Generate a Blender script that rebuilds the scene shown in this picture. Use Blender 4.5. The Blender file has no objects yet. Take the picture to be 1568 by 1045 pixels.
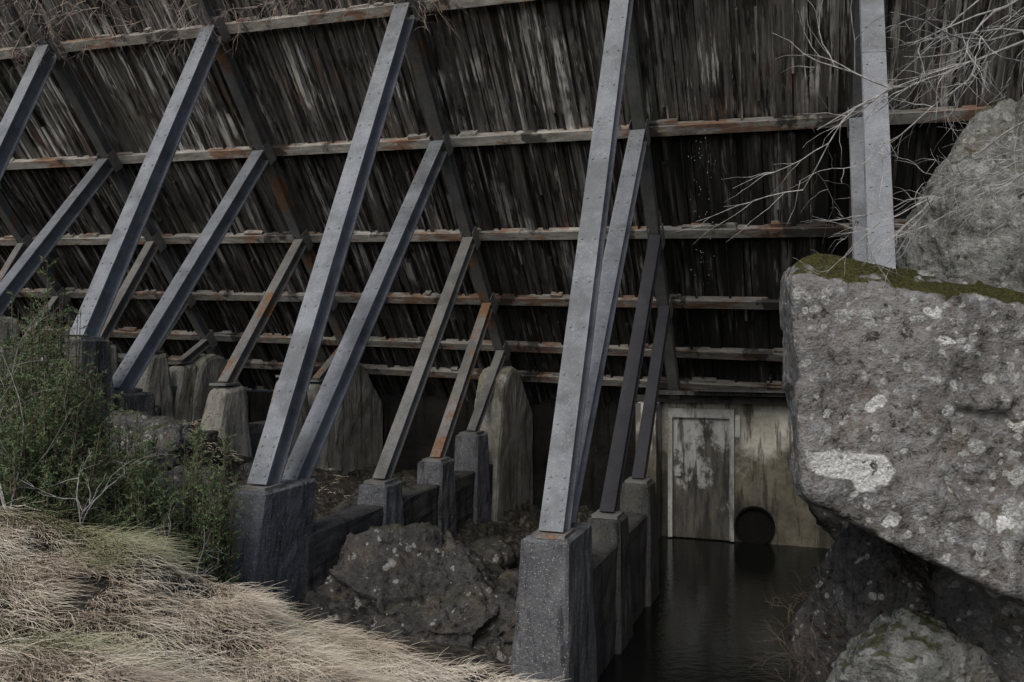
import bpy, math, random, bmesh
import numpy as np
from mathutils import Vector
random.seed(7); rng=np.random.default_rng(7)
S=bpy.context.scene
# ---------------------------------------------------------------- noise
def _h(i,j,k,seed):
    n=(i.astype(np.int64)*374761393+j.astype(np.int64)*668265263+k.astype(np.int64)*2147483647+seed*974711)&0xffffffff
    n=((n^(n>>13))*1274126177)&0xffffffff
    n=((n^(n>>16))*2246822519)&0xffffffff
    return ((n^(n>>15))&0xffff)/65535.0
def vn(P,seed=0):
    P=np.asarray(P,float); I=np.floor(P); F=P-I; W=F*F*(3-2*F); I=I.astype(np.int64)
    r=0
    for a in (0,1):
        for b in (0,1):
            for c in (0,1):
                w=(W[:,0] if a else 1-W[:,0])*(W[:,1] if b else 1-W[:,1])*(W[:,2] if c else 1-W[:,2])
                r=r+w*_h(I[:,0]+a,I[:,1]+b,I[:,2]+c,seed)
    return r*2-1
def fbm(P,o=5,seed=0):
    P=np.asarray(P,float); r=0;a=1;t=0
    for i in range(o):
        r=r+a*vn(P*(2.03**i)+i*17.3,seed+i); t+=a; a*=.52
    return r/t
def crag(P,seed=0):
    """fractured-stone facets: every voronoi cell is its own tilted, offset plane"""
    P=np.asarray(P,float); I=np.floor(P).astype(np.int64); best=np.full(len(P),9e9); val=np.zeros(len(P))
    for a in (-1,0,1):
        for b in (-1,0,1):
            for c in (-1,0,1):
                i,j,k=I[:,0]+a,I[:,1]+b,I[:,2]+c
                C=np.stack([i+_h(i,j,k,seed),j+_h(i,j,k,seed+1),k+_h(i,j,k,seed+2)],1)
                d=P-C; q=(d*d).sum(1)
                D=np.stack([_h(i,j,k,seed+3)-.5,_h(i,j,k,seed+4)-.5,_h(i,j,k,seed+5)-.5],1)
                v=(_h(i,j,k,seed+6)-.5)*.7+(d*D).sum(1)*1.5
                m=q<best; best=np.where(m,q,best); val=np.where(m,v,val)
    return val
# ---------------------------------------------------------------- frames
TILT=.03
def W(u,v,z): return (.3374*v-.9413*u, .9413*v+.3374*u, z)
C51,S51=.6252,.7804
def DK(u,s,w=0.0):
    v=10.2-C51*s+S51*w; z=2.53+S51*s+C51*w+TILT*(u-2)
    return W(u,v,z)
def DZ(u,v,z): return W(u,v,z)
# ---------------------------------------------------------------- mesh builder
class MB:
    def __init__(s): s.v=[];s.f=[];s.l=[];s.r=[];s.m=[]
    def box(s,lo,hi,fn,rnd=0.,mi=0,jit=0):
        b=len(s.v)
        for a in (0,1):
            for c in (0,1):
                for d in (0,1):
                    p=((lo,hi)[a][0],(lo,hi)[c][1],(lo,hi)[d][2])
                    if jit: p=tuple(q+random.uniform(-jit,jit) for q in p)
                    s.v.append(fn(*p)); s.l.append(p); s.r.append(rnd)
        for q in ((0,1,3,2),(4,6,7,5),(0,4,5,1),(2,3,7,6),(0,2,6,4),(1,5,7,3)):
            s.f.append(tuple(b+i for i in q)); s.m.append(mi)
    def poly(s,V,L,F,rnd=0,mi=0):
        b=len(s.v); s.v+=list(V); s.l+=list(L); s.r+=[rnd]*len(V)
        for q in F: s.f.append(tuple(b+i for i in q)); s.m.append(mi)
    def tube(s,pts,rad,n=5,rnd=0,mi=0):
        b=len(s.v); P=[Vector(p) for p in pts]
        for i,p in enumerate(P):
            t=(P[min(i+1,len(P)-1)]-P[max(i-1,0)]).normalized()
            a=t.cross(Vector((.3,.2,1))).normalized(); c=t.cross(a)
            for k in range(n):
                an=k*2*math.pi/n; q=p+(a*math.cos(an)+c*math.sin(an))*rad[i]
                s.v.append(tuple(q)); s.l.append(tuple(q)); s.r.append(rnd)
        for i in range(len(P)-1):
            for k in range(n):
                k2=(k+1)%n
                s.f.append((b+i*n+k,b+i*n+k2,b+(i+1)*n+k2,b+(i+1)*n+k)); s.m.append(mi)
    def beam(s,p0,p1,wid,dep,rnd=0,mi=0,tf=.016,tw=.014,off=0,bolts=0):
        u=p0[0]; a=np.array(p0[1:]);c=np.array(p1[1:]); L=np.linalg.norm(c-a); t=(c-a)/L; n=np.array([-t[1],t[0]])
        du=(p1[0]-p0[0])
        def fn(x,y,q):
            w=a+t*y+n*q; return W(u+du*y/L+x+off,w[0],w[1])
        s.box((-wid/2,0,dep/2-tf),(wid/2,L,dep/2),fn,rnd,mi)
        s.box((-wid/2,0,-dep/2),(wid/2,L,-dep/2+tf),fn,rnd,mi)
        s.box((-tw/2,0,-dep/2+tf),(tw/2,L,dep/2-tf),fn,rnd,mi)
        if bolts:
            y=.08
            while y<L-.05:
                for x in (-wid*.3,wid*.3): s.box((x-.009,y-.009,dep/2+.0005),(x+.009,y+.009,dep/2+.008),fn,rnd,mi)
                y+= .09 if (y<.4 or y>L-.5) else bolts
    def make(s,name,mats,parent=None,smooth=False,bevel=0):
        me=bpy.data.meshes.new(name); me.from_pydata(s.v,[],s.f)
        at=me.attributes.new('loc','FLOAT_VECTOR','POINT'); at.data.foreach_set('vector',np.array(s.l,float).ravel())
        at=me.attributes.new('rnd','FLOAT','POINT'); at.data.foreach_set('value',np.array(s.r,float))
        for m in mats: me.materials.append(m)
        me.polygons.foreach_set('material_index',s.m)
        if smooth: me.polygons.foreach_set('use_smooth',[True]*len(me.polygons))
        me.update()
        o=bpy.data.objects.new(name,me); S.collection.objects.link(o)
        if parent: o.parent=parent
        return o
def fixn(o):
    bm=bmesh.new(); bm.from_mesh(o.data); bmesh.ops.recalc_face_normals(bm,faces=bm.faces); bm.to_mesh(o.data); bm.free()
def empty(name):
    o=bpy.data.objects.new(name,None); S.collection.objects.link(o); return o
# ---------------------------------------------------------------- node helper
class G:
    def __init__(s,name,rough=.9,spec=.3):
        s.m=bpy.data.materials.new(name); s.m.use_nodes=True; s.t=s.m.node_tree; s.t.nodes.clear()
        s.o=s.n('ShaderNodeOutputMaterial'); s.b=s.n('ShaderNodeBsdfPrincipled'); s.t.links.new(s.b.outputs[0],s.o.inputs[0])
        s.b.inputs['Roughness'].default_value=rough; s.b.inputs['Specular IOR Level'].default_value=spec
    def n(s,t): return s.t.nodes.new(t)
    def put(s,sock,v):
        if isinstance(v,bpy.types.NodeSocket): s.t.links.new(v,sock)
        elif isinstance(v,(tuple,list)) and len(v)==3 and sock.type=='RGBA': sock.default_value=(*v,1)
        else: sock.default_value=v
    def obj(s): return s.n('ShaderNodeTexCoord').outputs['Object']
    def attr(s,n,vec=True):
        a=s.n('ShaderNodeAttribute'); a.attribute_name=n; return a.outputs['Vector' if vec else 'Fac']
    def map(s,v,scale=(1,1,1),loc=(0,0,0),rot=(0,0,0)):
        m=s.n('ShaderNodeMapping'); s.put(m.inputs[0],v); m.inputs[1].default_value=loc; m.inputs[2].default_value=rot; m.inputs[3].default_value=scale; return m.outputs[0]
    def noise(s,v,scale,detail=6,rough=.6,dist=0):
        m=s.n('ShaderNodeTexNoise'); s.put(m.inputs['Vector'],v); s.put(m.inputs['Scale'],scale); m.inputs['Detail'].default_value=min(detail,5); m.inputs['Roughness'].default_value=rough; m.inputs['Distortion'].default_value=dist; return m.outputs[0]
    def warp(s,v,scale,amt):
        m=s.n('ShaderNodeTexNoise'); s.put(m.inputs['Vector'],v); m.inputs['Scale'].default_value=scale; m.inputs['Detail'].default_value=3
        a=s.vm('SUBTRACT',m.outputs['Color'],(.5,.5,.5)); b=s.n('ShaderNodeVectorMath'); b.operation='SCALE'; s.put(b.inputs[0],a); b.inputs[3].default_value=amt
        return s.vm('ADD',v,b.outputs[0])
    def vm(s,op,a,b):
        m=s.n('ShaderNodeVectorMath'); m.operation=op; s.put(m.inputs[0],a); s.put(m.inputs[1],b); return m.outputs['Value'] if op in('DISTANCE','DOT_PRODUCT','LENGTH') else m.outputs[0]
    def scale(s,c,f):
        m=s.n('ShaderNodeVectorMath'); m.operation='SCALE'; s.put(m.inputs[0],c); s.put(m.inputs[3],f); return m.outputs[0]
    def vor(s,v,scale,out='Distance',feat='F1'):
        m=s.n('ShaderNodeTexVoronoi'); m.feature=feat; s.put(m.inputs['Vector'],v); m.inputs['Scale'].default_value=scale; return m.outputs[out]
    def math(s,op,a,b=0.,c=0.):
        m=s.n('ShaderNodeMath'); m.operation=op; s.put(m.inputs[0],a); s.put(m.inputs[1],b); s.put(m.inputs[2],c); return m.outputs[0]
    def step(s,v,a,b,to0=0.,to1=1.):
        m=s.n('ShaderNodeMapRange'); m.interpolation_type='SMOOTHSTEP'; s.put(m.inputs[0],v); s.put(m.inputs[1],a); s.put(m.inputs[2],b); m.inputs[3].default_value=to0; m.inputs[4].default_value=to1; return m.outputs[0]
    def mix(s,f,a,b,mode='MIX'):
        m=s.n('ShaderNodeMix'); m.data_type='RGBA'; m.blend_type=mode; s.put(m.inputs[0],f); s.put(m.inputs[6],a); s.put(m.inputs[7],b); return m.outputs[2]
    def ramp(s,f,*st):
        m=s.n('ShaderNodeValToRGB'); e=m.color_ramp.elements
        while len(e)<len(st): e.new(.5)
        for i,(p,c) in enumerate(st): e[i].position=p; e[i].color=(*c,1)
        s.put(m.inputs[0],f); return m.outputs[0]
    def sep(s,v):
        m=s.n('ShaderNodeSeparateXYZ'); s.put(m.inputs[0],v); return m.outputs
    def nz(s): return s.sep(s.n('ShaderNodeNewGeometry').outputs['Normal'])[2]
    def done(s,col,bump=None,bs=.5,bd=.02,rough=None):
        s.put(s.b.inputs['Base Color'],col)
        if rough is not None: s.put(s.b.inputs['Roughness'],rough)
        if bump is not None:
            m=s.n('ShaderNodeBump'); m.inputs['Strength'].default_value=bs; m.inputs['Distance'].default_value=bd; s.put(m.inputs['Height'],bump); s.t.links.new(m.outputs[0],s.b.inputs['Normal'])
        return s.m
# ---------------------------------------------------------------- materials
def mat_planks():
    g=G('weathered_planks',.85,.25); L=g.attr('loc'); r=g.attr('rnd',False)
    off=g.n('ShaderNodeCombineXYZ'); g.put(off.inputs[0],g.math('MULTIPLY',r,37.)); g.put(off.inputs[1],g.math('MULTIPLY',r,11.))
    V=g.vm('ADD',L,off.outputs[0])
    st=g.noise(g.map(V,(24,1.6,4)),1,5,.7)
    bl=g.noise(V,2.2,5,.7)
    c=g.ramp(st,(.32,(.030,.029,.027)),(.5,(.155,.147,.135)),(.68,(.36,.345,.32)))
    c=g.mix(g.math('MULTIPLY',r,.72),c,(.045,.041,.037))
    rust=g.math('MULTIPLY',g.step(g.noise(g.map(V,(8,.8,4),(5,3,1)),1,4,.7),.52,.62),g.step(g.noise(L,1.6,3,.6),.48,.62))
    c=g.mix(g.math('MULTIPLY',rust,.7),c,g.ramp(st,(.35,(.07,.037,.027)),(.62,(.27,.14,.095))))
    wh=g.math('MULTIPLY',g.step(g.noise(g.map(V,(10,.55,3),(9,2,7)),1,5,.7),.53,.59),g.step(g.noise(L,1.0,3,.6),.40,.56))
    c=g.mix(g.math('MULTIPLY',wh,.9),c,g.ramp(st,(.35,(.46,.45,.42)),(.6,(.86,.85,.81))))
    dk=g.step(g.noise(g.map(V,(9,1.3,3),(1,7,7)),1,4,.7),.53,.61)
    c=g.mix(g.math('MULTIPLY',dk,.88),c,(.014,.013,.012))
    c=g.mix(g.step(g.noise(L,.9,3,.6),.52,.68,0,.3),c,(.11,.12,.085))
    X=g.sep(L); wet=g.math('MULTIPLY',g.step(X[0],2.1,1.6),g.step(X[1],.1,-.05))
    c=g.scale(c,g.math('MULTIPLY',g.step(X[1],-.2,.0,.48,1.),g.step(X[1],-4.,-.5,.45,1.)))  # lower rows darkened in the colour for lost sky light and wet
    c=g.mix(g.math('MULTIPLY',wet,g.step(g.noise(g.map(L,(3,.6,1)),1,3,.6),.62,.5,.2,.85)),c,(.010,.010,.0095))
    return g.done(c,g.math('ADD',st,bl),.9,.02)
def mat_purlin():
    g=G('stained_steel',.75,.4); L=g.attr('loc')
    a=g.noise(g.map(L,(1,3,3)),1.6,5,.7); b=g.noise(g.map(L,(1.,4,4),(4,4,4)),3,5,.7)
    c=g.ramp(b,(.3,(.17,.16,.145)),(.5,(.38,.365,.325)),(.72,(.64,.625,.55)))
    c=g.mix(g.math('MULTIPLY',g.step(a,.50,.58),.8),c,g.ramp(b,(.3,(.09,.042,.027)),(.6,(.36,.18,.095))))
    c=g.mix(g.step(g.noise(g.map(L,(1.2,1,1),(8,0,0)),1.1,5,.7),.53,.59,0,.9),c,(.05,.045,.04))
    X=g.sep(L); c=g.scale(c,g.math('MULTIPLY',g.step(X[1],-3.,-.3,.6,1.),g.step(X[0],1.2,2.2,.55,1.)))  # shade painted into the lower purlins; right bay darker too
    return g.done(c,b,.6,.01)
def mat_steel(name,base,rust,dirt=0.):
    g=G(name,.65,.35); P=g.obj(); r=g.attr('rnd',False)
    n=g.noise(P,3,5,.7); f=g.noise(P,55,4,.7)
    d=tuple(x*.65 for x in base); h=tuple(min(1,x*1.35) for x in base)
    c=g.ramp(n,(.3,d),(.52,base),(.75,h))
    c=g.mix(g.step(f,.56,.66,0,.5),c,tuple(min(.36,x*2.2) for x in base))
    c=g.mix(g.step(f,.42,.3,0,.6),c,(.03,.031,.034))
    c=g.mix(g.step(g.noise(P,1.1,4,.7),.48,.64,0,.5),c,(.05,.05,.047))
    rn=g.math('ADD',g.noise(g.map(P,(1,1,.5)),2.3,5,.72),g.math('MULTIPLY',g.math('SUBTRACT',r,.5),.18))
    if rust: c=g.mix(g.math('MULTIPLY',g.step(rn,.66-rust,.74-rust),.9),c,g.ramp(f,(.35,(.07,.035,.02)),(.6,(.26,.13,.055))))
    return g.done(c,f,.35,.006)
def mat_conc(name,a,b,speck=0.,alg=.3):
    g=G(name,.95,.2); P=g.obj(); n=g.noise(P,2.2,5,.7); f=g.noise(P,38,5,.7)
    c=g.ramp(n,(.32,a),(.66,b))
    s=g.noise(g.map(P,(7,7,.8)),1,5,.7)
    c=g.mix(g.step(s,.5,.66,0,.75),c,tuple(x*.2 for x in a))
    if alg: c=g.mix(g.step(g.noise(P,1.3,4,.7),.50,.64,0,alg),c,(.13,.125,.06))
    if speck:
        v=g.vor(g.warp(P,30,.03),60); c=g.mix(g.math('MULTIPLY',g.step(v,.34,.18),g.step(f,.44,.56,0,speck)),c,(.36,.36,.345))
    c=g.mix(g.step(f,.44,.32,0,.6),c,tuple(x*.25 for x in a))
    return g.done(c,g.math('ADD',f,g.math('MULTIPLY',n,2)),.9,.02)
def mat_rock(name,dark,mid,lich=.6,spots=.6,moss=.5,patch=None,k=1.,mth=1.28,fine=1.,lo=.44):
    g=G(name,.95,.15); P0=g.obj(); P=g.warp(P0,6*k,.10/k)
    n=g.noise(P0,1.9*k,5,.72); f=g.noise(P0,12*k,5,.78); ff=g.noise(P0,60,4,.7)
    c=g.ramp(n,(.3,dark),(.5,mid),(.7,tuple(x*1.35 for x in mid)))
    c=g.mix(g.step(g.noise(P0,3.1*k,4,.6),.52,.66,0,.45),c,(.13,.10,.065))
    c=g.mix(g.math('MULTIPLY',g.step(f,.50,.60),lich),c,tuple(min(.3,x*1.9+.02) for x in mid))
    c=g.mix(g.step(f,.45,.36,0,.85),c,tuple(x*.35 for x in dark))
    c=g.mix(g.step(ff,.45,.34,0,.5*fine),c,tuple(x*.3 for x in dark))
    for sc,th,l2,am,col,q in ((7*k,.42,lo,.9,(.46,.47,.43),3.),(15*k,.40,lo-.01,.85,(.50,.51,.47),8.)):
        v=g.vor(P,sc); m=g.noise(P0,q,2,.5)
        rr=g.step(m,l2,l2+.2,0.,th)
        c=g.mix(g.math('MULTIPLY',g.math('MULTIPLY',g.step(v,rr,g.math('SUBTRACT',rr,.07)),g.step(f,.34,.46)),spots*am),c,g.mix(g.step(ff,.4,.6),col,tuple(x*.5 for x in col)))
    if patch:
        Wp=g.vm('MULTIPLY',g.warp(P0,7,.18),(1,.6,1.5))
        for (pc,pr) in patch:
            d=g.vm('DISTANCE',Wp,(pc[0],pc[1]*.6,pc[2]*1.5))
            c=g.mix(g.math('MULTIPLY',g.step(d,pr,pr*.8),g.step(f,.36,.45)),c,g.mix(g.step(ff,.4,.62),(.68,.68,.65),(.44,.44,.41)))
    z=g.nz(); mm=g.math('MULTIPLY',g.step(g.math('ADD',z,g.noise(P0,5,5,.7)),mth,mth+.14),moss)
    c=g.mix(mm,c,g.ramp(ff,(.35,(.015,.017,.006)),(.65,(.085,.08,.022))))
    h=g.math('ADD',g.math('MULTIPLY',n,2.5),g.math('ADD',f,g.math('MULTIPLY',ff,.3)))
    return g.done(c,h,.9,.05)
def mat_ground():
    g=G('soil',1,.1); P=g.obj(); n=g.noise(P,1.5,5,.7); f=g.noise(P,14,5,.75)
    c=g.ramp(f,(.32,(.012,.011,.010)),(.5,(.042,.038,.032)),(.7,(.15,.14,.115)))
    c=g.mix(g.step(n,.5,.62,0,.5),c,(.05,.045,.03))
    return g.done(c,g.math('ADD',f,n),1,.06)
def mat_grass():
    g=G('dry_grass_blades',.8,.2); r=g.attr('rnd',False); L=g.sep(g.attr('loc'))
    c=g.ramp(r,(0,(.21,.16,.12)),(.25,(.40,.325,.24)),(.6,(.60,.525,.405)),(1,(.78,.72,.60)))
    c=g.mix(L[0],c,(.15,.17,.06))
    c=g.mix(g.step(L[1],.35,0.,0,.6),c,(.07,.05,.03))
    return g.done(c)
def mat_leaf(name,a,b):
    g=G(name,.7,.25); r=g.attr('rnd',False); c=g.ramp(r,(0,a),(.82,b),(.83,(.10,.07,.035)),(1,(.16,.11,.06))); return g.done(c)
def mat_bark(name,a,b):
    g=G(name,.85,.2); P=g.obj(); n=g.noise(g.map(P,(1,1,.5)),26,4,.7); return g.done(g.ramp(n,(.35,a),(.65,b)),n,.5,.004)
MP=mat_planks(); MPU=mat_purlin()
MS1=mat_steel('painted_steel_grey',(.175,.186,.198),.0); MS2=mat_steel('painted_steel_old',(.17,.165,.15),.09); MSR=mat_steel('rafter_steel',(.115,.115,.112),.05); MSD=mat_steel('dark_steel',(.022,.023,.027),.0)  # last steel is near-black, for the rear struts of one frame
MC1=mat_conc('speckled_concrete',(.075,.078,.082),(.16,.164,.168),.9,.0)
MC2=mat_conc('old_concrete',(.17,.165,.135),(.42,.40,.34),.2,.45)
MCD=mat_conc('dark_concrete',(.035,.035,.034),(.10,.098,.092),.3,.2)
MCB=mat_conc('cavity_shade_concrete',(.006,.006,.0055),(.02,.019,.017),0,0)  # near-black puts the shade of the deck cavity into the colour
# ---------------------------------------------------------------- terrain
CP=[(0,0,-1.6),(-2,2,-1.35),(2,2,-2.1),(0,4,-2.05),(-2.26,3.75,-1.50),(-3.3,5.5,-1.2),(-2.6,5.3,-1.32),(-1.95,5.4,-1.68),(-1.1,5.8,-2.18),(-1.3,4.6,-1.88),(-.4,6.3,-2.38),(.0,5.6,-2.3),
(-2.9,7.2,-1.95),(-2.2,7.1,-2.4),(-1.6,7.2,-2.5),(-4.2,6.6,-1.25),(-4.6,8.2,-1.25),(-4.9,9.3,-.95),(-6,8,-.6),(-6,10,-.5),(-8,11,.1),(-10,14,.4),(-5,4,-.9),(-7,5,-.5),(-9,8,0),(-5,0,-1),(-12,3,0),
(.8,4.6,-3.0),(1.3,5.6,-3.5),(1.9,6.6,-3.6),(2.4,5,-3.1),(2.9,6,-2.8),(3.7,6,-2.0),(4.6,7,-.9),(3.4,8.3,-2.9),(4.6,9,-1.4),(3.2,4,-2.6),(4.2,3,-2.2),(6,5,-1),(6.5,9,.5),(8,3,-1),(9,9,1.5),(12,6,2),(5,-3,-1.8),(0,-4,-1.7),(.35,7.4,-2.9),(-.6,7.9,-2.75),(1.0,6.9,-3.4),(.45,6.2,-2.75)]
for v in (8.2,10,12,14,17):
    t=min(1,max(0,(v-8.5)/3)); 
    for u,z,z2 in ((.5,-3.8,-3.8),(1.6,-3.8,-3.8),(2.5,-2.9,-2.9),(3.4,-2.7,-2.8),(4.6,-2.4,-2.6),(5.3,-2.15,-2.45),(6.2,-1.8,-2.3),(7.4,-1.2,-2.1),(9,-.8,-1.7),(11,-.45,-1.3),(14,-.1,-1.0),(19,.2,-.7),(25,.5,-.5),(-.7,-3.4,-3.4),(-2.4,-1.2,-1.2),(-5,.3,.3)):
        x,y,_=W(u,v,0); CP.append((x,y,z*(1-t)+z2*t))
CP=np.array(CP)
def terr(x,y):
    x=np.asarray(x,float);y=np.asarray(y,float)
    d2=(x[:,None]-CP[None,:,0])**2+(y[:,None]-CP[None,:,1])**2+.02
    w=1/d2**1.9; z=(w*CP[None,:,2]).sum(1)/w.sum(1)
    P=np.stack([x,y,np.zeros_like(x)],1); rock=np.clip((y+.25*x-6.9)/1.2,.0,1)
    return z+fbm(P*1.6,5,3)*(.07+.12*rock)+crag(P*2.2,9)*.18*rock+crag(P*6,19)*.05*rock
def axis(lo,hi,fine,far):
    a=list(np.arange(lo,hi,fine)); st=fine; p=lo; L=[]
    while p>-far: st*=1.35; p-=st; L.append(p)
    R=[]; st=fine; p=hi
    while p<far: st*=1.35; p+=st; R.append(p)
    return np.array(L[::-1]+a+R)
ax=axis(-9,6,.05,600); ay=axis(2,16,.05,600)
X,Y=np.meshgrid(ax,ay); xs=X.ravel(); ys=Y.ravel(); zs=np.concatenate([terr(xs[i:i+20000],ys[i:i+20000]) for i in range(0,len(xs),20000)])
nx=len(ax); ny=len(ay)
I=np.arange(nx*ny).reshape(ny,nx); F=np.stack([I[:-1,:-1].ravel(),I[:-1,1:].ravel(),I[1:,1:].ravel(),I[1:,:-1].ravel()],1)
me=bpy.data.meshes.new('ground'); me.from_pydata(np.stack([xs,ys,zs],1).tolist(),[],F.tolist()); me.materials.append(mat_ground())
S.collection.objects.link(bpy.data.objects.new('ground',me))
# ---------------------------------------------------------------- dam
dam=empty('timber_deck_dam')
FR={-1:-3.1,0:-.478,1:1.97,2:4.60,3:7.37,4:10.18,5:13.0,6:15.8,7:18.6,8:21.4}
NS=[3.5,1.76,0,-1.46,-2.60,-3.51,-4.13]
mb=MB(); u=-4.6
rows=[(3.9,1.74),(1.70,-.06),(-.10,-1.50),(-1.54,-2.64),(-2.68,-3.56),(-3.6,-4.16),(-4.2,-4.8)]
while u<24:
    w=random.choice((.09,.11,.15,.17,.20)); rr=random.random()
    for k,(s1,s0) in enumerate(rows):
        j=random.choice((-.07,-.04,-.015,0,0,.012,.03)) ; r2=min(1,max(0,rr+random.uniform(-.5,.5)))
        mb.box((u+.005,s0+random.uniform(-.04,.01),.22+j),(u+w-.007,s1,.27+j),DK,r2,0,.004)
        if random.random()<.6:
            b=random.uniform(.018,.04); mb.box((u+w-b/2,s0+random.choice((0,0,0,.3,.6)),.13+random.uniform(0,.04)),(u+w+b/2,s1-random.choice((0,0,.1,.4)),.215+j),DK,random.random(),0,.006)
    u+=w
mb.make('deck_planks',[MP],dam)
mb=MB(); mb.box((-5,-4.9,.33),(24.2,4.0,.45),DK); mb.make('added_light_backing',[MP],dam)  # slab added behind the planks to stop sky light through the gaps
mb=MB()
fu=sorted(FR.values())+[24]
for k,s in enumerate(NS):
    s=s-.05
    for a,b in zip(fu[:-1],fu[1:]):
        q=random.uniform(-.012,.012); r=random.random(); hw=.062
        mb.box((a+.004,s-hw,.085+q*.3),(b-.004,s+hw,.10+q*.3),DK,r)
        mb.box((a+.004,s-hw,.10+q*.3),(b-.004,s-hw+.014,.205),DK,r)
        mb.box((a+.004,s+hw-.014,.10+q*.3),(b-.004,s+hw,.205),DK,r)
    if 0<k:
        for t in range(22):
            a=random.uniform(-4,22); mb.box((a,s+hw+.004,.12),(a+random.uniform(.05,.4),s+hw+random.uniform(.02,.05),.20),DK,random.random(),0,.008)
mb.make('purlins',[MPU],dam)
mb=MB()
for k,u in FR.items():
    a=(u,10.2-C51*(-4.3),2.53+S51*(-4.3)+TILT*(u-2)); b=(u,10.2-C51*3.6,2.53+S51*3.6+TILT*(u-2))
    mb.beam(a,b,.15,.16,random.random(),0,off=.03)
mb.make('rafters',[MSR],dam)
def node(i,u): s=NS[i]; return (u,10.2-C51*s-.06,2.53+S51*s+TILT*(u-2)-.06)
BASES={
0:[(6.42,-1.54),(6.72,-1.60),(8.4,-1.75),(9.9,-1.6),(11.1,-1.4)],
1:[(6.44,-1.50),(6.76,-1.62),(8.35,-1.72),(9.9,-1.62),(11.15,-1.4)],
2:[(6.29,-1.26),(6.68,-1.50),(8.47,-1.55),(9.95,-1.50),(11.15,-1.28)],
3:[(6.97,.05),(7.51,-.55),(9.3,-.55),(10.75,-.5),(11.5,-.6)],
4:[(7.55,.95),(8.15,.35),(9.93,.0),(11.0,-.15),(11.7,-.35)],
}
for k in (-1,5,6,7,8): BASES[k]=[(7.7,1.15),(8.4,.6),(10.1,.2),(11.1,0),(11.8,-.2)]
m1=MB();m2=MB();m3=MB();pl=MB()
for k,u in FR.items():
    B=BASES[k]
    for i in range(5):
        if k==1 and i==4: continue
        n=node(i+1,u); b=(u,B[i][0],B[i][1]-.03)
        wd=(.20,.185,.15,.14,.13)[i]; dp=(.20,.19,.15,.14,.13)[i]
        off=(-.015,.045,0,0,0)[i]
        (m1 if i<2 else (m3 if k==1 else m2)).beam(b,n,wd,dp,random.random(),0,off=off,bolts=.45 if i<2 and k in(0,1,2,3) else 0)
        v,z=B[i]; pl.box((u+off-.13,v-.15,z-.035),(u+off+.13,v+.15,z-.004),DZ,.4)
        g=NS[i+1]
        pl.box((u+off-wd/2-.012,g-.16,-.10),(u+off-wd/2-.002,g+.13,.08),DK,.6)
        pl.box((u+off+wd/2+.002,g-.16,-.10),(u+off+wd/2+.012,g+.13,.08),DK,.6)
m1.make('main_struts',[MS1],dam); m2.make('rear_struts',[MS2],dam); m3.make('dark_rear_struts',[MSD],dam); pl.make('gussets_and_base_plates',[MS2],dam)
tex=bpy.data.textures.new('clouds','CLOUDS'); tex.noise_scale=.12; tex.noise_depth=4
def frustum(mb,u,hw,v0,v1,zt,zb,bu=.1,bv=.1,slope=0,rnd=0,lean=0):
    h=zt-zb; P=[(u-hw,v0,zt-slope),(u+hw,v0,zt-slope),(u+hw,v1,zt),(u-hw,v1,zt),(u-hw-bu*h+lean*h,v0-bv*h,zb),(u+hw+bu*h+lean*h,v0-bv*h,zb),(u+hw+bu*h+lean*h,v1+bv*h*.3,zb),(u-hw-bu*h+lean*h,v1+bv*h*.3,zb)]
    mb.poly([DZ(*p) for p in P],P,[(0,1,2,3),(4,7,6,5),(0,4,5,1),(1,5,6,2),(2,6,7,3),(3,7,4,0)],rnd)
def rough(o,st=.02,lv=4,bev=.02,seg=1):
    fixn(o)
    md=o.modifiers.new('b','BEVEL'); md.width=bev; md.segments=seg
    md=o.modifiers.new('s','SUBSURF'); md.subdivision_type='SIMPLE'; md.levels=lv; md.render_levels=lv
    md=o.modifiers.new('d','DISPLACE'); md.texture=tex; md.strength=st; md.mid_level=.5; md.texture_coords='GLOBAL'
fn=MB();fb=MB();walls=MB();fd=MB()
for k,u in FR.items():
    B=BASES[k]; main=fn if k in(0,1,2) else fb
    low={0:-4,1:-4.2,2:-2.9,3:-2.6}.get(k,-2.2)
    if k in(0,1,2):
        frustum(main,u,.185,B[0][0]-.20,B[1][0]+.22,B[0][1]-.035,low,.05,.10,.0,lean=(.14 if k==2 else .02))
    else:
        frustum(fd if k==3 else main,u,.2,B[0][0]-.2,B[0][0]+.2,B[0][1]-.035,low,.06,.1)
        frustum(fd if k==3 else main,u,.25,B[1][0]-.22,B[1][0]+.25,B[1][1]-.035,low,.06,.12)
    for i in (2,3,4):
        if k==1 and i==4: continue
        if k>2 or k<0: frustum(fb,u,.15,B[i][0]-.16,B[i][0]+.25,B[i][1]-.02,low,.07,.30,slope=.05)
        else: frustum(fd if k==1 else fn,u,.17,B[i][0]-.2,B[i][0]+.2,B[i][1]-.035,low,.03,.12)
    zt=min(B[2][1],B[3][1])-(.25 if k<3 else .6)
    walls.box((u-.15,B[1][0]+.1,low),(u+.15,10.3 if k==1 else 12.6,zt),DZ)
    T=TILT*(u-2)-.06; prof=[(11.35,-4),(11.62,-1.7),(11.82,-.98),(11.90,-.72),(12.02,-.54),(12.18,-.44),(12.36,-.41),(12.6,-.47),(12.9,-.8),(13.3,-1.2),(13.3,-4)]
    if k not in (0,1):
        n=len(prof); V=[];L=[]
        for du in (-.24,.24):
            for (v,z) in prof: p=(u+du+.02,v,z+T); V.append(DZ(*p)); L.append(p)
        Fc=[tuple(range(n))[::-1],tuple(range(n,2*n))]+[(i,(i+1)%n,n+(i+1)%n,n+i) for i in range(n)]
        fb.poly(V,L,Fc,.5)
o=fn.make('front_footings',[MC1],dam); rough(o,.035,4,.02)
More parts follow.
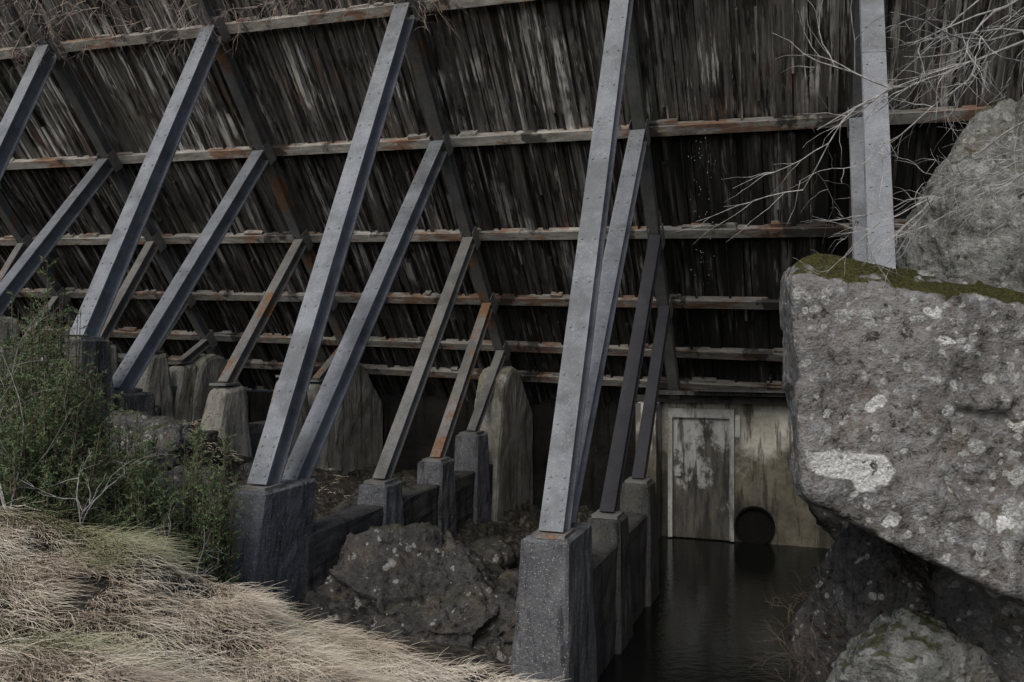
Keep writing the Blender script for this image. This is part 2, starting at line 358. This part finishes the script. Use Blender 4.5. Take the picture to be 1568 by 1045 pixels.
o=fb.make('rear_footings',[MC2],dam); rough(o,.035,3,.075,2)
o=fd.make('dark_footings',[MCD],dam); rough(o,.04,3,.02)  # footings in the darker concrete
o=walls.make('footing_walls',[MCD],dam); rough(o,.05,4,.02)
mb=MB(); mb.box((2.62,13.32,-4),(24,13.8,-.95),DZ); mb.make('added_toe_wall',[MCB],dam)  # wall added to close the light leak below the deck toe
# ---------------------------------------------------------------- sluice wall with door
sl=empty('concrete_sluice_wall')
def mat_wall():
    g=G('sluice_plaster',.9,.2); L=g.attr('loc'); X=g.sep(L)
    n=g.noise(L,1.5,5,.7); f=g.noise(L,22,5,.7)
    c=g.ramp(n,(.3,(.20,.185,.14)),(.5,(.44,.43,.37)),(.7,(.70,.69,.63)))
    low=g.step(g.math('ADD',X[2],g.math('MULTIPLY',g.noise(L,2.,5,.7),1.5)),-.75,-1.25)
    c=g.mix(g.math('MULTIPLY',low,.9),c,g.ramp(n,(.35,(.025,.024,.019)),(.6,(.12,.11,.075))))
    s=g.noise(g.map(L,(5,1,.7)),1,5,.7); c=g.mix(g.step(s,.50,.60,0,.8),c,(.035,.033,.027))
    c=g.mix(g.step(f,.42,.32,0,.4),c,(.04,.035,.03))
    return g.done(c,f,.6,.01)
def mat_door():
    g=G('peeling_paint',.7,.3); L=g.attr('loc'); X=g.sep(L)
    n=g.noise(g.map(L,(1,1,.7)),2.2,5,.75); f=g.noise(g.map(L,(9,1,2)),1.2,5,.75)
    c=g.ramp(f,(.3,(.19,.195,.185)),(.6,(.35,.355,.34)))
    d=g.math('ADD',n,g.math('MULTIPLY',g.step(X[2],-1.2,-2.6),.18))
    c=g.mix(g.step(d,.47,.58,0,.93),c,g.ramp(f,(.35,(.015,.014,.012)),(.65,(.075,.068,.052))))
    s=g.noise(g.map(L,(8,1,.8),(3,3,3)),1,4,.7); c=g.mix(g.step(s,.52,.60,0,.8),c,(.02,.019,.016))
    return g.done(c,n,.5,.01)
MW=mat_wall(); MD=mat_door()
mb=MB(); mb.box((-1.6,13.1,-4.2),(2.6,13.4,-.93),DZ)
mb.box((2.24,12.6,-4.2),(2.55,13.09,-.93),DZ); mb.make('wall',[MW],sl)
mb=MB(); u0,u1=1.22,2.06
mb.box((u0,13.04,-2.98),(u1,13.095,-1.16),DZ); mb.make('door_leaf',[MD],sl)
mb=MB()
mb.box((u0-.07,12.98,-2.98),(u0-.003,13.096,-1.02),DZ,.2); mb.box((u1+.003,12.98,-2.98),(u1+.07,13.096,-1.02),DZ,.3); mb.box((u0-.002,12.985,-1.157),(u1+.002,13.096,-1.02),DZ,.5)
mb.box((u0-.16,12.93,-1.42),(u0-.09,12.975,-1.10),DZ,.5); mb.box((u1-.12,12.99,-2.05),(u1-.04,13.035,-1.95),DZ,.9)
mb.make('door_frame',[mat_conc('pale_frame',(.24,.24,.22),(.48,.48,.46),.0,.0)],sl)
mb=MB(); mb.box((-1.7,12.9,-.925),(2.6,13.45,-.83),DZ,.3); mb.box((-1.7,12.7,-.80),(2.3,12.9,-.74),DZ,.8); mb.box((.3,12.6,-.735),(1.7,12.8,-.71),DZ,.8)
mb.make('coping_and_boards',[MCD],sl)
mb=MB(); cu,cz=.86,-2.74; n=28; V=[];L=[]
for v in (13.04,13.098):
    for r in (.29,.265):
        for k in range(n):
            a=2*math.pi*k/n; p=(cu+r*math.cos(a),v,cz+r*math.sin(a)); V.append(DZ(*p)); L.append(p)
Fc=[]
for k in range(n):
    q=(k+1)%n
    Fc+=[(k,q,n+q,n+k),(k,q,2*n+q,2*n+k),(n+k,n+q,3*n+q,3*n+k)]
Fc.append(tuple(3*n+k for k in range(n)))
mb.poly(V,L,Fc,.2); mb.make('culvert_pipe',[mat_conc('pipe_recess_shade',(.003,.003,.003),(.008,.0075,.007),0,.0)],sl)  # near-black disc stands in for the shade inside the opening
# ---------------------------------------------------------------- water
g=G('pool_water',.10,.5); g.b.inputs['IOR'].default_value=1.33; P=g.obj()
wm=g.done((.006,.007,.006),g.noise(g.map(P,(1,1.6,1)),7,4,.6),.22,.02)
me=bpy.data.meshes.new('water'); me.from_pydata([DZ(-4,2,-3.0),DZ(2.6,2,-3.0),DZ(2.6,13.2,-3.0),DZ(-4,13.2,-3.0)],[],[(0,1,2,3)]); me.materials.append(wm); S.collection.objects.link(bpy.data.objects.new('water',me))
bm=bmesh.new(); bmesh.ops.create_icosphere(bm,subdivisions=1,radius=1); dv_=[v.co.copy() for v in bm.verts]; df_=[[v.index for v in f.verts] for f in bm.faces]; bm.free()
mb=MB(); r=random.Random(4)
for i in range(60):
    u=1.25+r.gauss(0,.07); v=10.1+r.gauss(0,.1); z=r.uniform(.4,2.3)+.2; s=r.uniform(.002,.004); st=r.uniform(1,3)
    c=DZ(u,v,z)
    mb.poly([(c[0]+q[0]*s,c[1]+q[1]*s,c[2]+q[2]*s*st) for q in dv_],[(0,0,0)]*len(dv_),df_)
g=G('water_drops',.1,.8); mb.make('water_drips',[g.done((.35,.38,.4))])
# ---------------------------------------------------------------- rocks
def ico(sub):
    bm=bmesh.new(); bmesh.ops.create_icosphere(bm,subdivisions=sub,radius=1); V=np.array([v.co[:] for v in bm.verts]); F=[[v.index for v in f.verts] for f in bm.faces]; bm.free()
    V/=np.linalg.norm(V,axis=1)[:,None]; return V,F
ICO={}
def rock(name,c,mat,planes=None,size=(1,1,1),sub=6,seed=0,amp=.06,p=16,np_=14,cr=.10,cs=2.2):
    if sub not in ICO: ICO[sub]=ico(sub)
    D,F=ICO[sub]; c=np.array(c,float)
    if planes is None:
        r=np.random.default_rng(seed); sz=np.array(size); acc=np.zeros(len(D))
        for i in range(np_):
            n=r.normal(size=3); n/=np.linalg.norm(n); d=r.uniform(.62,1.0); acc+=np.clip(D@n/d,0,None)**p
        acc+=(1/1.15)**p; R=acc**(-1/p); V=D*R[:,None]*sz
        msz=sz.mean()
    else:
        acc=np.zeros(len(D))
        for n,q in planes:
            n=np.array(n,float); n/=np.linalg.norm(n); d=float(n@(np.array(q)-c)); acc+=np.clip(D@n/d,0,None)**p
        R=acc**(-1/p); V=D*R[:,None]; msz=1.
    Pn=V+c
    dd=fbm(Pn*1.6/msz,4,seed)*amp*1.2+fbm(Pn*5/msz,5,seed+5)*amp*.8-np.clip(.12-np.abs(fbm(Pn*2.2/msz,4,seed+9)),0,1)*amp*2.6
    Wn=Pn+np.stack([fbm(Pn*3/msz,2,1),fbm(Pn*3/msz,2,2),fbm(Pn*3/msz,2,3)],1)*.12*msz
    cg=crag(Wn*cs/msz,seed+30)*cr+crag(Wn*cs*2.6/msz,seed+40)*cr*.3
    V=V+D*(dd+cg)[:,None]*msz
    me=bpy.data.meshes.new(name); me.from_pydata(V.tolist(),[],F); me.polygons.foreach_set('use_smooth',[True]*len(me.polygons)); me.materials.append(mat)
    o=bpy.data.objects.new(name,me); o.location=c; S.collection.objects.link(o); return o
bc=(2.75,5.5,-.4)
def rel(p): return tuple(a-b for a,b in zip(p,bc))
MB1=mat_rock('lichen_boulder',(.085,.08,.073),(.18,.172,.16),.65,.9,1.,[(rel((1.76,4.66,-.67)),.155),(rel((1.92,4.66,-.71)),.15),(rel((1.62,4.75,-.28)),.055),(rel((1.98,4.6,-.34)),.06),(rel((2.62,4.6,-.98)),.08),(rel((2.35,4.62,.0)),.055),(rel((2.03,4.62,-.98)),.065),(rel((2.3,4.62,.16)),.05),(rel((2.75,4.6,-.45)),.05)],mth=1.10,fine=.6,lo=.39)
rock('boulder',bc,MB1,[((-.05,-1,.06),(2.2,4.6,-.3)),((-1,.30,-.06),(1.56,4.72,0)),((.10,-.6,.9),(1.9,4.66,.32)),((.2,0,1),(2,5.2,.48)),((-.8,.17,.8),(1.58,4.7,.42)),((-.43,.02,-.9),(2.3,4.6,-1.21)),((-.9,.13,-.8),(1.62,4.7,-.92)),((.1,1,.1),(2.7,6.5,0)),((1,.1,0),(4.2,5.4,0)),((0,0,-1),(2.7,5.4,-2.0)),((.6,-.5,.8),(3.4,4.7,.2))],sub=7,seed=4,amp=.03,p=44,cr=.045,cs=1.9)
MR=mat_rock('grey_rock',(.035,.035,.033),(.085,.085,.08),.4,.5,.5)
MRD=mat_rock('damp_rock',(.022,.021,.020),(.055,.053,.050),.4,.6,.3,lo=.47)
MRG=mat_rock('outcrop_rock',(.075,.075,.065),(.17,.175,.155),.6,.5,.8,k=.8,mth=1.2,lo=.42)
rock('rock',(-.80,7.65,-2.58),MRD,size=(1.2,.75,.80),seed=61,sub=7,amp=.08,p=24,cr=.13,cs=2.4)
rock('rock',(-.35,7.3,-2.75),MRD,size=(.55,.4,.42),seed=62,amp=.08,cr=.13)
rock('rock',(.15,8.1,-2.75),MRD,size=(.55,.6,.5),seed=12)
rock('rock',(2.62,5.35,-2.15),MRG,size=(.6,.42,.5),seed=13,amp=.07)
rock('rock',(3.45,5.6,-1.9),MR,size=(.7,.6,.6),seed=14)
rock('rock',(2.9,6.7,-2.3),MRD,size=(.6,.6,.9),seed=15)
rock('rock',(2.2,5.5,-2.85),MRD,size=(.45,.5,.5),seed=23)
rock('rock',(2.50,5.65,-1.75),MRD,size=(.36,.26,.75),seed=24)
rr=random.Random(2)
for (x,y,z,s,m) in ((-3.35,8.3,-1.6,.5,MR),(-4.0,8.9,-1.1,.55,MR),(-2.7,9.1,-1.75,.4,MRD),(-5.9,9.6,-.45,.7,MR),(-1.9,10.6,-2.2,.5,MRD),(-2.5,8.2,-1.95,.35,MRD),(-3.0,10.2,-1.7,.35,MRD),(-4.6,10.2,-.9,.45,MR),(-1.4,9.6,-2.2,.35,MRD),(-6.8,11,-.4,.6,MR),(-.3,10.2,-2.7,.4,MRD),(-3.9,8.0,-1.3,.35,MR),(-5.1,8.4,-.5,.5,MR)):
    rock('rock',(x,y,z),m,size=(s,s*rr.uniform(.7,1),s*rr.uniform(.55,.8)),seed=rr.randint(40,999),sub=5,amp=.08,p=22,cr=.14)
rock('rock_outcrop',(5.15,7.75,.45),MRG,size=(1.75,1.2,2.1),seed=31,sub=7,amp=.05,np_=18,p=24,cr=.07,cs=2.4)
rock('rock_outcrop',(4.25,7.5,.9),MRG,size=(.80,.6,1.15),seed=36,sub=6,amp=.06,p=20,cr=.07)
rock('rock_outcrop',(5.2,8.6,-1.6),MRD,size=(1.9,1.6,1.5),seed=32,amp=.08)
# ---------------------------------------------------------------- grass
def blades(name,x,y,L,lean,green,wid,mat,seed=0,up=.75):
    r=np.random.default_rng(seed); n=len(x); z=terr(x,y)-.01
    an=np.arctan2(lean[1],lean[0])+r.normal(0,.6,n)+fbm(np.stack([x*2.3,y*2.3,x*0],1),3,91)*1.3
    lx,ly=np.cos(an),np.sin(an); bend=r.uniform(.4,1.1,n); upn=r.uniform(.35,1.,n)*up
    K=5; V=np.zeros((n,K,2,3)); Lc=np.zeros((n,K,2,3)); px,py=-ly,lx
    wob=r.normal(0,.16,n)
    for k in range(K):
        t=k/(K-1); h=L*(t*upn-.62*bend*t*t); o=L*(.35*t+.62*bend*t*t)
        cx=x+lx*o+px*wob*L*t*t; cy=y+ly*o+py*wob*L*t*t; cz=z+np.maximum(h,.012+.02*r.random(n))
        w=wid*(1-t*.8)
        for s,sg in ((0,-1),(1,1)):
            V[:,k,s,0]=cx+px*w*sg; V[:,k,s,1]=cy+py*w*sg; V[:,k,s,2]=cz+w*sg*.5
            Lc[:,k,s,0]=green; Lc[:,k,s,1]=t
    I=(np.arange(n)*K*2)[:,None]+np.arange(K-1)[None,:]*2
    F=np.stack([I,I+1,I+3,I+2],-1).reshape(-1,4)
    me=bpy.data.meshes.new(name); me.from_pydata(V.reshape(-1,3).tolist(),[],F.tolist())
    a=me.attributes.new('loc','FLOAT_VECTOR','POINT'); a.data.foreach_set('vector',Lc.ravel())
    rn=np.repeat(np.clip(r.random(n)*.8+.6*(fbm(np.stack([x*2.6,y*2.6,x*0],1),3,5)+.2),0,1),K*2)
    a=me.attributes.new('rnd','FLOAT','POINT'); a.data.foreach_set('value',rn)
    me.materials.append(mat); o=bpy.data.objects.new(name,me); S.collection.objects.link(o)
MG=mat_grass()
N=190000; x=rng.uniform(-6.5,.6,N); y=rng.uniform(2.6,7.3,N)
P=np.stack([x,y,x*0],1); cl=fbm(P*3.2,3,40)
lim=6.3+np.where(x<-3.2,.5,0)
m=(y<lim+cl*.5)&(np.abs(x/y)<.66)&(cl>-.45)&~((x>-2.0)&(y>6.4))
thin=np.clip((x+1.7)/1.4,0,1); m&=(rng.random(N)>thin*.65)
x,y,cl=x[m],y[m],cl[m]
gr=np.clip((fbm(np.stack([x,y,x*0],1)*1.9,3,77)-.08)*2.4,0,.65)+rng.random(len(x))*.1
Lb=(.12+.22*rng.random(len(x))**1.5)*(1+cl*.6)
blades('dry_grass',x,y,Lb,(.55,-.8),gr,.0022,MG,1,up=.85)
N=14000; u=rng.uniform(4.9,13,N); v=rng.uniform(7.4,11.5,N); x=.3374*v-.9413*u; y=.9413*v+.3374*u; cl=fbm(np.stack([x,y,x*0],1)*1.3,3,60); m=cl>.02
blades('grass_tufts',x[m],y[m],.10+.14*rng.random(m.sum()),(.4,-.9),np.clip(rng.random(m.sum())*.4,0,1),.004,MG,2)
# ---------------------------------------------------------------- junipers
MJ=mat_leaf('juniper_needles',(.03,.055,.025),(.14,.20,.085)); MBk=mat_bark('juniper_bark',(.05,.038,.028),(.15,.115,.085))
def juniper(name,base,h,spread,n,seed,lean=(0,0)):
    r=random.Random(seed); root=empty(name); wb=MB(); nb=MB(); base=Vector(base)
    for i in range(n):
        a=r.uniform(0,2*math.pi); rad=spread*math.sqrt(r.random()); hh=h*(1-.5*(rad/spread)**1.5)*r.uniform(.45,1.08)
        tip=base+Vector((math.cos(a)*rad+lean[0]*hh,math.sin(a)*rad*.8+lean[1]*hh,hh))
        st=base+Vector((math.cos(a)*rad*.3,math.sin(a)*rad*.3,0))
        mid=st.lerp(tip,.5)+Vector((math.cos(a)*rad*.2,math.sin(a)*rad*.2,-.03*h))
        pts=[st,st.lerp(mid,.6),mid,mid.lerp(tip,.5),tip]; wb.tube(pts,[.012,.009,.007,.004,.002],4)
        dead=r.random()<.1
        for s in range(30):
            t=r.uniform(.15,1)
            j=min(3,int(t*4)); p=pts[j].lerp(pts[j+1],t*4-j)
            d=Vector((r.gauss(0,.6),r.gauss(0,.6),r.uniform(.15,1.0))).normalized(); L=r.uniform(.07,.20)*(1.25-t*.6)
            q=p+d*L; wb.tube([p,q],[.002,.001],3)
            if dead: continue
            shade=r.random()*.5+.3*t
            for kk in range(13):
                tt=kk/13; c=p.lerp(q,tt); nd=(d*.7+Vector((r.gauss(0,1),r.gauss(0,1),r.gauss(0,1))).normalized()).normalized(); ln=r.uniform(.02,.036)
                sd=nd.cross(Vector((r.gauss(0,1),r.gauss(0,1),r.gauss(0,1)))).normalized()*.0045
                b=len(nb.v); nb.v+=[tuple(c-sd),tuple(c+sd),tuple(c+nd*ln)]; nb.l+=[(0,0,0)]*3; nb.r+=[min(1,max(0,shade+r.uniform(-.15,.15)+(.5 if r.random()<.05 else 0)))]*3
                nb.f.append((b,b+1,b+2)); nb.m.append(0)
    wb.make('stems',[MBk],root); nb.make('needles',[MJ],root)
def tz(x,y): return float(terr(np.array([x]),np.array([y]))[0])
for i,(x,y,zt,sp,n) in enumerate(((-3.62,6.6,.58,.45,130),(-4.05,7.1,.50,.6,80),(-3.15,6.7,-.25,.5,90),(-2.55,6.85,-.42,.36,80),(-2.85,6.4,-.75,.35,45),(-3.45,6.2,-.15,.5,80))):
    z0=tz(x,y); juniper('juniper_bush',(x,y,z0),zt-z0,sp,n,50+i)
# ---------------------------------------------------------------- bare twigs
MT=mat_bark('pale_bark',(.14,.13,.12),(.38,.37,.35)); MTD=mat_bark('dry_twig',(.16,.12,.10),(.42,.35,.30))
def branch(mb,p,d,L,r0,depth,r,grav=-.02,kids=4):
    pts=[p]; n=7; dd=d.copy()
    for i in range(n):
        dd=(dd+Vector((r.gauss(0,.16),r.gauss(0,.16),r.gauss(0,.16)+grav))).normalized(); pts.append(pts[-1]+dd*L/n)
    mb.tube(pts,[r0*(1-.75*i/n) for i in range(n+1)],5 if r0>.006 else 3)
    if depth>0:
        for k in range(kids):
            i=r.randint(1,n); q=pts[i]; t=(pts[i]-pts[i-1]).normalized()
            nd=(t+Vector((r.gauss(0,.6),r.gauss(0,.5),r.gauss(0,.6)))).normalized()
            branch(mb,q,nd,L*r.uniform(.4,.7),r0*.55,depth-1,r,grav,kids)
r=random.Random(3); tb=MB()
trunk=[Vector((3.5,4.25,-2.5)),Vector((3.42,4.3,-1)),Vector((3.3,4.35,.3)),Vector((3.2,4.4,1.5)),Vector((3.05,4.4,2.6)),Vector((2.95,4.5,3.6))]
tb.tube(trunk,[.07,.06,.05,.04,.03,.015],8)
for (z,dr,L,rr_) in ((1.0,(-.9,.1,.0),1.1,.010),(1.25,(-1,.2,.12),1.6,.013),(1.45,(-1,.1,-.25),1.35,.011),(1.75,(-1,.1,-.2),1.2,.012),(2.1,(-1,.0,-.15),1.0,.010),(.75,(-.9,.1,-.15),.95,.009),(.6,(-.8,0,.1),.9,.009),(2.3,(-.9,.1,-.5),1.0,.009),(1.6,(-1,.1,.0),1.1,.010)):
    t=(z+2.5)/6.1*5; i=min(4,int(t)); p=trunk[i].lerp(trunk[i+1],t-i); branch(tb,p,Vector(dr).normalized(),L,rr_,3,r,-.03,4)
tb.make('bare_tree',[MT])
tb=MB(); r=random.Random(5)
for i in range(230):
    u=r.uniform(4.0,13.5); p=Vector(DK(u,r.uniform(1.9,2.9),-.08)); d=Vector((r.gauss(0,.8),-.3,-.5+r.gauss(0,.5))).normalized(); branch(tb,p,d,r.uniform(.3,.7),.006,2,r,-.05,3)
tb.make('hanging_twigs',[MTD])
tb=MB(); r=random.Random(8)
for i in range(120):
    x=r.uniform(1.95,2.7); y=r.uniform(5.5,6.3); p=Vector((x,y,-2.2+r.uniform(-.5,.4))); d=Vector((r.gauss(-.4,.5),r.gauss(-.5,.3),.3+r.gauss(0,.5))).normalized(); branch(tb,p,d,r.uniform(.15,.35),.003,2,r,.0,3)
tb.make('dry_shrub',[mat_bark('dark_twig',(.05,.04,.03),(.16,.12,.09))])
tb=MB(); r=random.Random(9)
for (x,y,h) in ((-3.5,5.9,1.2),(-2.35,6.2,.6),(-3.0,5.9,.55)):
    for i in range(3): branch(tb,Vector((x,y,tz(x,y))),Vector((r.gauss(0,.3),r.gauss(0,.2),1)).normalized(),h*r.uniform(.6,1),.006,2,r,.02,3)
tb.make('dead_shrub',[MT])
# ---------------------------------------------------------------- light, camera
S.world=bpy.data.worlds.new('World'); S.world.use_nodes=True; nt=S.world.node_tree; bg=nt.nodes['Background']
sky=nt.nodes.new('ShaderNodeTexSky'); sky.sky_type='NISHITA'; sky.sun_disc=False
el,azx,azy=math.radians(46),-.45,-.89
sky.sun_elevation=el; sky.sun_rotation=math.atan2(azx,azy); sky.dust_density=3.2; sky.air_density=1; sky.ozone_density=1
nt.links.new(sky.outputs[0],bg.inputs[0]); bg.inputs[1].default_value=.145
sun=bpy.data.lights.new('sun','SUN'); sun.energy=1.5; sun.angle=math.radians(35); sun.color=(1,.99,.975)
so=bpy.data.objects.new('sun',sun); S.collection.objects.link(so)
dv=Vector((azx*math.cos(el),azy*math.cos(el),math.sin(el))); so.rotation_euler=dv.to_track_quat('Z','Y').to_euler(); so.location=dv*30
cam=bpy.data.cameras.new('camera'); cam.sensor_width=36; cam.lens=29.85; cam.clip_end=2000; cam.clip_start=.05
co=bpy.data.objects.new('camera',cam); co.rotation_euler=(math.radians(90),0,0); S.collection.objects.link(co); S.camera=co
S.view_settings.view_transform='Standard'; S.view_settings.look='None'; S.view_settings.exposure=0
